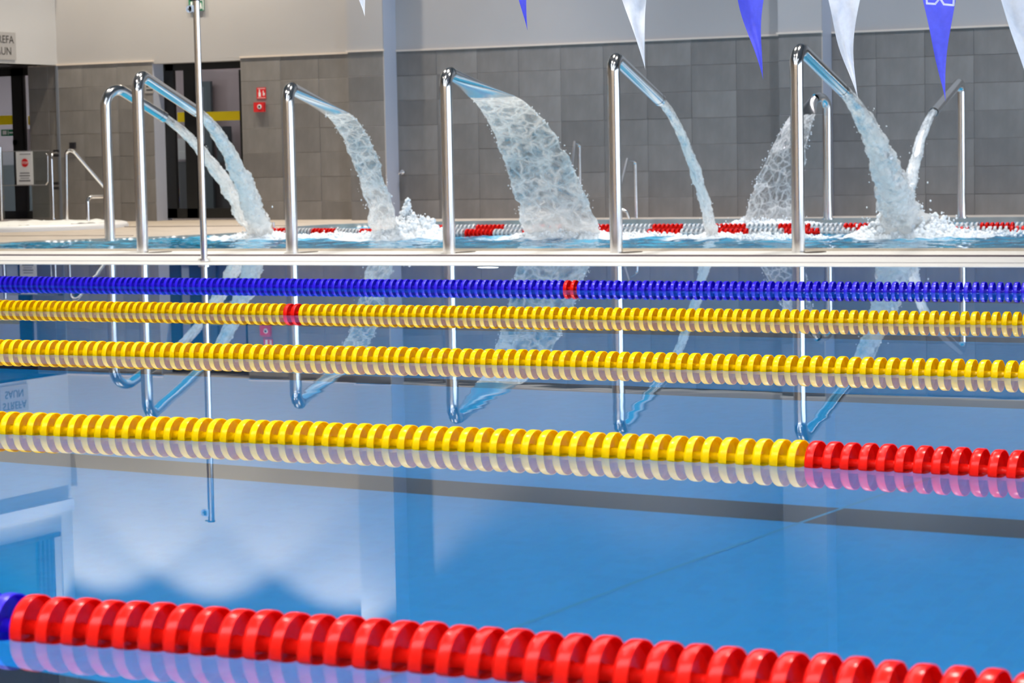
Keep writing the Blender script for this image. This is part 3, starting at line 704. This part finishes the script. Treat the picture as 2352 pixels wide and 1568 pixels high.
def mound(c, off, sx, sy, h, n, rmin=.008, rmax=.035, lean=(0, 0), spike=.3):
    pts = []
    for _ in range(n):
        a = random.uniform(0, 2*PI); q = math.sqrt(random.random())
        x, y = sx*q*math.cos(a), sy*q*math.sin(a)
        hm = h*max(0, (1-q*q))*(.55+.45*abs(noise.noise((x*7, y*7, c.x*3)))*2)
        z = hm*random.random()**.6; r = random.uniform(rmin, rmax)*(1-.45*z/max(h, .01))
        if random.random() < .12: z += abs(random.gauss(0, h*spike)); r = random.uniform(.004, .010)
        pts.append((Vector((c.x+x+lean[0]*z, c.y+y+lean[1]*z, c.z+max(z, 0)))-off, r))
    return pts
FOAM = []       # where the surface is churned: x, y, sx, sy, strength
def drops_along(path, off, n, spread, seed):
    random.seed(seed); pts = []
    for _ in range(n):
        f = random.random()**.6; q = path[int(f*(len(path)-1))]; s = spread*(.25+f)
        pts.append((q+Vector((random.gauss(0, s), random.gauss(0, s), random.gauss(0, s)))-off, random.uniform(.003, .009)))
    return pts
TR = .057
def cannon(kind, label, jlabel, base, Y, apexy, tips, imps, seed, Rb=.13, r=TR, imp_w=None, jr=(.045, .1), foam_n=700, foam_s=(.35, .3, .18), fan_w=None, tipdark=False):
    zb = ony(base[0], base[1], Y).z; B = ony(base[0], base[1], Y)
    if imp_w is None: imp_w = [onz(x, y, WZ) for x, y in imps]
    ic = sum(imp_w, Vector((0, 0, 0)))/len(imp_w)
    d = Vector((ic.x-B.x, ic.y-B.y, 0)).normalized(); side = Vector((d.y, -d.x, 0))
    tpx = (sum(t_[0] for t_ in tips)/len(tips), sum(t_[1] for t_ in tips)/len(tips))
    tip = plane_hit(tpx, B, d); zap = ony(apexy[0], apexy[1], Y).z
    T = thing('water_cannon', label, 'water spout', B, group=None)
    pts, th, stp = arm_path(B, d, zap, tip, r, Rb)
    W = [Vector((B.x+d.x*s, B.y+d.y*s, z))-B for s, z in pts]
    end = tip-B
    if kind == 'jet':
        bm = bmesh.new(); W2 = W+[W[-1].lerp(end, .5), end]
        sweep(bm, W2, (r, r), side=side, seg=28); link('pipe', bm, m_steel, T)
        ax = (end-W[-1]).normalized()
        bm = bmesh.new(); sweep(bm, [end-ax*.05, end+ax*.006], (r*1.04, r*1.04), side=side, seg=28, cap=False); link('collar', bm, m_steel, T)
        bm = bmesh.new(); sweep(bm, [end+ax*.002, end+ax*.0075], (r*.97, r*.97), side=side, seg=28); link('mouth', bm, m_black if tipdark else m_dark, T)
    else:
        bm = bmesh.new(); sweep(bm, W[:-2], (r, r), side=side, seg=28); link('pipe', bm, m_steel, T)
        nrm = side; hw = fan_w/2
        s0 = W[-2]; P_ = []; Sx = []; nn = 12
        tt = (end-W[-1]).normalized(); mid = [W[-2], W[-1]]
        for k in range(nn+1):
            f = k/nn; P_.append(mid[0].lerp(mid[1], 1)*(1-f)+end*f if k else W[-2])
            e = f; Sx.append((r+(hw-r)*e**1.1, r+(.011-r)*e**1.4))
        bm = bmesh.new(); sweep(bm, P_, Sx, side=side, seg=36, cap=False); link('fan_outlet', bm, m_steel, T)
        bm = bmesh.new(); sweep(bm, [end-tt*.01, end+tt*.003], (hw*.985, .010), side=side, seg=36); link('slot', bm, m_dark, T)
    bm = bmesh.new(); sweep(bm, [(0, 0, -.004), (0, 0, .012)], (r*1.35, r*1.35), side=(1, 0, 0), seg=28); link('base_flange', bm, m_steel, T)
    # water
    J = thing('water_jet' if kind == 'jet' else 'water_curtain', jlabel, 'water jet' if kind == 'jet' else 'water curtain', Vector((ic.x, ic.y, WZ)))
    off = Vector((ic.x, ic.y, WZ)); ax = (end-W[-1]).normalized()
    random.seed(seed)
    if kind == 'jet':
        s_, path = stream(J, off, tip-ax*.01, Vector((ic.x, ic.y, WZ-.02)), th, jr[0], jr[1], seed)
        blobs('spray', J, drops_along(path, off, 150, jr[1]*.5, seed), m_foam)
    else:
        a0 = tip-side*fan_w/2*.97; a1 = tip+side*fan_w/2*.97
        i0, i1 = imp_w[1], imp_w[0]
        if (i1-i0).dot(side) < 0: i0, i1 = i1, i0
        i0 = i0.copy(); i1 = i1.copy(); i0.z = i1.z = WZ-.02
        sheet(J, off, a0, a1, i0, i1, th, seed, us={31: 1.5, 71: 2.0}.get(seed, 1.0))
        path = curve_pts(a1, i1, th, 60); path2 = curve_pts(a0, i0, th, 60)
        blobs('spray', J, drops_along(path, off, 60, .02, seed)+drops_along(path2, off, 60, .02, seed+1), m_foam)
    random.seed(seed+5)
    if foam_n: blobs('splash', J, mound(Vector((ic.x, ic.y, WZ)), off, foam_s[0], foam_s[1], foam_s[2], foam_n), m_foam, sub=2)
    FOAM.append((ic.x, ic.y, foam_s[0]*1.6+.35, foam_s[1]*1.3+.4, .75))
    return T, J, ic, off

cannon('jet', 'steel jet cannon, front one directly behind the tall thin pole', 'water jet crossing behind the tall thin pole, upper of two', (328, 583), 19.6, (345, 160), [(449, 254)], [(607, 549)], 11, Rb=.15, jr=(.05, .13), foam_n=500, foam_s=(.40, .3, .12))
cannon('jet', 'steel jet cannon with a dark mouth, rear one standing in the water', 'water jet from the rear cannon, lower of two crossing streams', (253, 552), 21.7, (275, 193), [(377, 269)], [(590, 545)], 23, Rb=.17, jr=(.043, .10), foam_n=250, foam_s=(.3, .25, .08), tipdark=True)
cannon('fan', 'steel cannon with a narrow flat fan outlet, left of the wide one', 'narrow see-through water curtain falling beside a foam burst', (671, 583), 19.4, (686, 187), [(742, 261), (801, 259)], [(922, 548), (862, 548)], 31, fan_w=.27, foam_n=700, foam_s=(.45, .35, .14))
T3 = cannon('fan', 'steel cannon with the widest flat fan outlet, in the middle', 'wide lacy water curtain falling in the middle of the splash pool', (1032, 584), 19.4, (1050, 152), [(1078, 225), (1182, 219)], [(1385, 548), (1208, 548)], 43, fan_w=.46, foam_n=1300, foam_s=(.62, .3, .13))
cannon('jet', 'steel jet cannon between the wide fan cannon and the tallest one', 'thin water jet falling in a narrow wavering stream', (1416, 585), 19.6, (1437, 119), [(1515, 229)], [(1640, 547)], 57, Rb=.11, jr=(.040, .055), foam_n=350, foam_s=(.25, .25, .05))
cannon('jet', 'large steel jet cannon at the right, nearest and tallest', 'thick white water jet at the right spreading into a big splash', (1834, 585), 19.7, (1860, 97), [(1937, 208)], [(2085, 545)], 61, Rb=.14, jr=(.055, .20), foam_n=1500, foam_s=(.55, .35, .35))
i6 = [ony(1700, 519, 26.25), ony(1832, 519, 26.6)]
for q in i6: q.z = WZ
cannon('fan', 'far steel fan cannon at the wall, partly behind the tallest cannon', 'far water curtain blowing leftwards behind the tallest cannon', (1902, 503), 27.3, (1888, 213), [(1804, 263), (1886, 263)], None, 71, fan_w=.42, imp_w=i6, foam_n=700, foam_s=(.62, .3, .13), r=.055)
e7 = onx(2068, 470, -7.7); e7.z = WZ
cannon('jet', 'far steel jet cannon with a dark mouth near the right edge', 'thin far water jet falling leftwards into the big splash', (2209, 500), 27.3, (2195, 181), [(2145, 257)], None, 83, Rb=.10, imp_w=[e7], jr=(.040, .085), foam_n=200, foam_s=(.3, .3, .1), r=.05, tipdark=True)
# a burst of foam thrown up beside the narrow curtain
random.seed(3)
c = onz(950, 548, WZ); fbst = thing('foam_burst', 'white foam burst thrown up right of the narrow water curtain', 'splash', c)
pts = mound(c, c, .42, .25, .30, 2000, .01, .038, spike=.12) + [(p_+Vector((-.06, 0, 0)), r_2) for p_, r_2 in mound(c, c, .17, .14, .52, 1000, .008, .03, spike=.06)]
blobs('foam', fbst, pts, m_foam, sub=2); FOAM.append((c.x, c.y, .7, .5, .8))
c2 = onz(2110, 545, WZ); fb2 = thing('foam_burst', 'spreading white foam sheet thrown right of the thick jet', 'splash', c2)
blobs('foam', fb2, mound(c2, c2, .75, .35, .16, 1100, .008, .03)+[(p_+Vector((-.12, 0, 0)), r_2) for p_, r_2 in mound(c2, c2, .22, .15, .42, 500, .006, .02, spike=.1)], m_foam, sub=2); FOAM.append((c2.x+.2, c2.y, 1.1, .5, .8))
for k, (x_, y_, sx_, sy_, n_) in enumerate(((760, 545, .5, .35, 600), (640, 548, .35, .3, 350), (1480, 545, .45, .3, 450), (1760, 548, .7, .3, 600), (2270, 541, .8, .3, 450))):
    c = onz(x_, y_, WZ); FOAM.append((c.x, c.y, sx_*1.2, sy_*1.2, .65))
    lab = ['low white foam left of the narrow water curtain', 'low white foam at the foot of the two crossing jets', 'low white foam right of the wide water curtain', 'low white foam between the thin jet and the tallest cannon', 'low white foam trailing off at the right edge'][k]
    t = thing('foam_patch', lab, 'foam', c); blobs('foam', t, mound(c, c, sx_, sy_, .07, n_, .006, .024, spike=.2), m_foam, sub=1)

# choppy water of the splash pool
def inside(x, y, P):
    r = False; j = len(P)-1
    for i in range(len(P)):
        if (P[i][1] > y) != (P[j][1] > y) and x < (P[j][0]-P[i][0])*(y-P[i][1])/(P[j][1]-P[i][1])+P[i][0]: r = not r
        j = i
    return r
gx0, gx1, gy0, gy1, st_ = -17.4, XE, 20.46, 27.7, .055
nx, ny = int((gx1-gx0)/st_), int((gy1-gy0)/st_); verts = []; foam = []; idx = {}
for i in range(nx+1):
    for j in range(ny+1):
        x, y = gx0+i*st_, gy0+j*st_
        fo = 0
        for fx, fy, sx, sy, s in FOAM:
            e = ((x-fx)/sx)**2+((y-fy)/sy)**2
            if e < 9: fo = max(fo, s*math.exp(-e))
        amp = .017+.026*min(1, fo*1.5)
        if not inside(x, y, shore):
            if not (inside(x+.06, y, shore) or inside(x-.06, y, shore) or inside(x, y+.06, shore) or inside(x, y-.06, shore)): continue
        z = WZ+amp*(noise.noise((x*3.1, y*3.1, 0))+.7*noise.noise((x*8, y*8, 2))+.35*noise.noise((x*18, y*18, 4)))
        if y < 20.6 or y > 27.5: z = min(z, WZ+.004)
        idx[i, j] = len(verts); verts.append((x, y, z)); foam.append(fo-.12)
faces = [(idx[i, j], idx[i+1, j], idx[i+1, j+1], idx[i, j+1]) for (i, j) in idx if (i+1, j) in idx and (i, j+1) in idx and (i+1, j+1) in idx]
me = bpy.data.meshes.new('splash_pool_water'); me.from_pydata(verts, [], faces); at = me.attributes.new('foam', 'FLOAT', 'POINT'); at.data.foreach_set('value', foam)
sw = link('splash_pool_water', me, m_chop, None, True); tag(sw, 'choppy blue water of the splash pool under the cannons', 'water', kind='stuff')
# dark flat ovals beside the cannon feet
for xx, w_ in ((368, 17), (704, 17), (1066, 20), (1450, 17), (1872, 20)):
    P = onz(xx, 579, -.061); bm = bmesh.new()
    rr2 = .085; bmesh.ops.create_cone(bm, cap_ends=True, segments=24, radius1=rr2, radius2=rr2, depth=.006, matrix=Matrix.Diagonal((1, 1.9, 1, 1))); o = link('dark_oval', bm, mat('oval_brown', (.10, .075, .05), .5)); o.location = P
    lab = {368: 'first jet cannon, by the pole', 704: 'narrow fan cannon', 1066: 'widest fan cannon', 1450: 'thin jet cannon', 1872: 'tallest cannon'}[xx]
    tag(o, 'dark oval patch at the foot of the '+lab, 'drain')

# ------------------------------------------------------------------ lane ropes
def disc_mesh(name, R, Lp, mat_, seg=32, ribs=False, fine=True):
    bm = bmesh.new()
    prof = [(.20, -.5), (.20, -.44), (.80, -.40), (.93, -.36), (.985, -.28), (1, -.18), (1, .10), (.995, .15), (.955, .15), (.94, .10), (.93, -.12), (.90, -.20), (.30, -.26), (.27, -.20), (.25, .44), (.20, .5)]
    if not fine: prof = [(.25, -.5), (.85, -.38), (1, -.2), (1, .15), (.9, .15), (.88, -.15), (.3, -.2), (.25, .5)]
    rg = [[bm.verts.new((x*Lp, R*r*math.cos(k*2*PI/seg), R*r*math.sin(k*2*PI/seg))) for k in range(seg)] for r, x in prof]
    for i in range(len(prof)-1):
        for k in range(seg): bm.faces.new((rg[i][k], rg[i][(k+1) % seg], rg[i+1][(k+1) % seg], rg[i+1][k])).smooth = True
    if ribs:
        for q in range(4):
            a = q*PI/2; ca, sa = math.cos(a), math.sin(a); wv = .012*R/.055*.15
            pts = []
            for s in (-1, 1):
                for r, x in ((.24*R, -.22*Lp), (.91*R, -.19*Lp), (.90*R, .0*Lp), (.24*R, .25*Lp)):
                    pts.append(bm.verts.new((x, ca*r - sa*s*wv, sa*r + ca*s*wv)))
            bm.faces.new(pts[0:4]); bm.faces.new(pts[4:8][::-1])
            for k in range(4): bm.faces.new((pts[k], pts[(k+1) % 4], pts[4+(k+1) % 4], pts[4+k]))
    bmesh.ops.recalc_face_normals(bm, faces=bm.faces)
    me = bpy.data.meshes.new(name); bm.to_mesh(me); bm.free(); me.materials.append(mat_)
    return me
def edge_sharp(me):
    try: me.set_sharp_from_angle(angle=.7)
    except Exception: pass
def rope(name, label, pxpts, pitch, R, colfn, mats, z=0.003, pad=24, fine=True, seg=32, x0=None, x1=None, part='float_disc'):
    W = [onz(x, y, 0) for x, y in pxpts]
    # quadratic fit y(x) through the measured points: the rope's own slack
    n = len(W); xm = sum(p.x for p in W)/n
    import numpy as np
    co = np.polyfit([p.x-xm for p in W], [p.y for p in W], 2 if n > 2 else 1)
    lo, hi = W[0].x, W[-1].x
    def f(x):
        xc = min(max(x, lo), hi); v = float(np.polyval(co, xc-xm)); dv = float(np.polyval(np.polyder(co), xc-xm)); return v+dv*.5*(x-xc), dv
    a = (lo-pad*pitch) if x0 is None else x0; b = (hi+pad*pitch) if x1 is None else x1
    T = thing(name, label, 'lane rope', ((a+b)/2, f((a+b)/2)[0], z)); off = T.location.copy()
    ms = {k: disc_mesh('float_disc_'+k, R, pitch, m, seg, fine=fine) for k, m in mats.items()}
    for m_ in ms.values(): edge_sharp(m_)
    x = a; i = 0; rnd = random.Random(int(R*1e5)+len(pxpts))
    while x < b:
        y, dv = f(x); k = colfn(x, i)
        o = bpy.data.objects.new(part, ms[k]); COL.objects.link(o); o.parent = T
        dr = rnd.uniform(-.02, .02)*R
        o.location = Vector((x, y, z+dr))-off; o.rotation_euler = (rnd.uniform(0, 2*PI), rnd.uniform(-.03, .03), math.atan(dv)+rnd.uniform(-.035, .035))
        x += pitch; i += 1
    bm = bmesh.new(); pts = [(a-.02-off.x, f(a)[0]-off.y, 0)]+[(a+(b-a)*k/20-off.x, f(a+(b-a)*k/20)[0]-off.y, 0) for k in range(1, 20)]+[(b-off.x+.02, f(b)[0]-off.y, 0)]
    sweep(bm, pts, (.005, .005), seg=8); link('cable', bm, m_cable, T)
    return T
pX = lambda x, y: onz(x, y, 0).x
ROPES = {'blue': [(0, 653), (1176, 664), (2112, 669.5), (2352, 671.4)], 'y2': [(0, 711.7), (240, 715.8), (1176, 729), (2112, 741.8), (2352, 744.5)],
         'y3': [(0, 809.2), (300, 815.5), (1000, 831), (1300, 838.5), (2052, 856.4), (2352, 865)], 'y4': [(0, 990.5), (300, 1000), (1000, 1026), (1300, 1040.8), (2052, 1075.5), (2352, 1089)],
         'r5': [(30, 1449), (372, 1474.5), (900, 1515.5), (1272, 1547), (2352, 1650)]}
xr0, xr1 = pX(1311, 662), pX(1346, 662)
rope('lane_rope', 'blue lane rope with two red discs, nearest the cream pool rim', ROPES['blue'], .0462, .054, lambda x, i: 'red' if xr0 < x < xr1 else 'blue', {'red': m_rd, 'blue': m_blu}, seg=24)
xs0, xs1 = pX(662, 722), pX(701, 722)
rope('lane_rope', 'yellow lane rope with two red discs, next to the blue rope', ROPES['y2'], .0487, .0545, lambda x, i: 'red' if xs0 < x < xs1 else 'yellow', {'red': m_rd, 'yellow': m_yel}, seg=24)
rope('lane_rope', 'plain all-yellow lane rope between two other yellow ropes', ROPES['y3'], .0490, .0550, lambda x, i: 'yellow', {'yellow': m_yel}, seg=28)
xt = pX(1858, 1068)
rope('lane_rope', 'yellow lane rope that changes to red discs at the right', ROPES['y4'], .0492, .0575, lambda x, i: 'red' if x > xt else 'yellow', {'red': m_rd, 'yellow': m_yel}, z=.004, seg=36)
xu = pX(88, 1452)
rope('lane_rope', 'red lane rope with blue discs at its left, closest to the camera', ROPES['r5'], .0520, .0625, lambda x, i: 'blue' if x < xu else 'red', {'red': m_rd, 'blue': m_blu}, z=.005, seg=40)
RW = {'red': m_rd, 'white': m_wht}
rope('float_line', 'red and white float line in the splash pool, nearer of two', [(705, 524), (850, 526), (1100, 528), (1700, 524), (2350, 520)], .054, .052, lambda x, i: 'red' if (i//7) % 2 == 0 else 'white', RW, z=-.045, pad=0, fine=False, seg=14, x0=-15.45, x1=-5.6)
rope('float_line', 'red and white float line in the splash pool, farther of two', [(1010, 517), (1100, 516.5), (1700, 514), (2352, 511)], .054, .052, lambda x, i: 'red' if ((i+3)//7) % 2 == 0 else 'white', RW, z=-.045, pad=0, fine=False, seg=14, x0=-14.4, x1=-6.0)
P = onz(628, 530, -.04); t = thing('line_anchor', 'short steel anchor post where the float line starts', 'post', P)
tubeobj('post', [(0, 0, 0), (0, 0, .10)], .018, m_steel, t); tubeobj('hook_cable', [(.0, 0, .03), (.45, .0, .02)], .006, m_cable, t)

# ------------------------------------------------------------------ pennants on a cord
m_pb = plastic('blue_pennant_cloth', (.15, .16, .92), .45, .5); m_pw = plastic('white_pennant_cloth', (.98, .98, .98), .5, .5)
PEN = [(838, 38, 9.0, 'w', 1.7, .8, 1), (1212, 70, 8.8, 'b', 1.0, .8, 1), (1483, 160, 8.4, 'w', 1.15, .9, -1), (1753, 183, 8.2, 'b', 1.05, .9, 1), (1969, 228, 8.0, 'w', 1.0, 1.0, 1), (2171, 233, 7.9, 'b', 1.0, .45, 1), (2408, 305, 7.3, 'w', 1.05, 1.5, 1)]
labs = ['leftmost white pennant, only its tip showing above the first pillar', 'faint blue pennant tip, thinnest of the blue ones', 'white pennant above the thin water jet', 'blue pennant hanging left of the tallest cannon', 'white pennant hanging right of the tallest cannon', 'blue pennant with a white outlined emblem at the right', 'large white pennant cut by the right edge']
tops = []
for k, (px, py, Y, c_, ws, bend, tw) in enumerate(PEN):
    tipp = ony(px, py, Y); Hh, Wd = .50, .20*ws
    T = thing('pennant', labs[k], 'pennant', tipp, group=None)
    bm = bmesh.new(); ns, nu = 22, 6; g = []
    topc = Vector((-.04*bend*3, 0, Hh)); yaw = .46
    rx_ = Vector((math.cos(yaw), math.sin(yaw), 0)); ry_ = Vector((-math.sin(yaw), math.cos(yaw), 0))
    for i in range(ns+1):
        s = i/ns; h_ = s*Hh; wd_ = .110*ws*(h_/.34)**1.25; row = []
        cxx = -bend*.045*math.sin(min(1, h_/.35)*PI*.5)
        for j in range(nu+1):
            u = j/nu-.5; xx = cxx+u*wd_; yy = .045*math.sin(u*6+s*4*tw+k)*s+.02*math.sin(s*11+k)+.012*math.sin(u*9+s*14+k*2)*s
            if k == 5: yy *= .45
            row.append(bm.verts.new(rx_*xx+ry_*yy+Vector((0, 0, h_))))
        g.append(row)
    for i in range(ns):
        for j in range(nu):
            try: bm.faces.new((g[i][j], g[i][j+1], g[i+1][j+1], g[i+1][j])).smooth = True
            except ValueError: pass
    bmesh.ops.remove_doubles(bm, verts=bm.verts, dist=1e-5)
    topmid = g[-1][nu//2].co.copy(); tops.append(tipp+topmid)
    link('cloth', bm, m_pw if c_ == 'w' else m_pb, T)
    if k == 5:
        bm = bmesh.new(); n2 = Vector((math.sin(yaw), -math.cos(yaw), 0))
        def stroke(pl):
            for (xa, ya), (xb, yb) in zip(pl, pl[1:]):
                A = ony(xa, ya, Y-.06)-tipp; Bq = ony(xb, yb, Y-.06)-tipp; dd = (Bq-A).normalized(); pp = dd.cross(n2).normalized()*.0034
                q = [bm.verts.new(v) for v in (A-dd*.002-pp, Bq+dd*.002-pp, Bq+dd*.002+pp, A-dd*.002+pp)]; f = bm.faces.new(q)
        stroke([(2128, -14), (2129, 8), (2148, 9), (2157, -2), (2160, -3), (2168, 10), (2190, 12), (2191, -14)])
        bmesh.ops.solidify(bm, geom=bm.faces[:], thickness=.002); link('emblem', bm, m_pw, T)
cord = thing('bunting_rope', 'thin white cord carrying the pennants above the lane pool', 'cord', tops[0])
pl = [tops[0]+Vector((-4.5, .4, .55))]+tops+[tops[-1]+Vector((2, -.5, .1))]
bm = bmesh.new(); sweep(bm, [q-tops[0] for q in pl], (.004, .004), seg=8); link('line', bm, m_white, cord)
# posts that hold the cord on either side
for q, nm in ((pl[0], 'tall steel post holding the far end of the pennant cord'), (pl[-1], 'tall steel post holding the near end of the pennant cord')):
    pass
print('objects', len(bpy.data.objects))
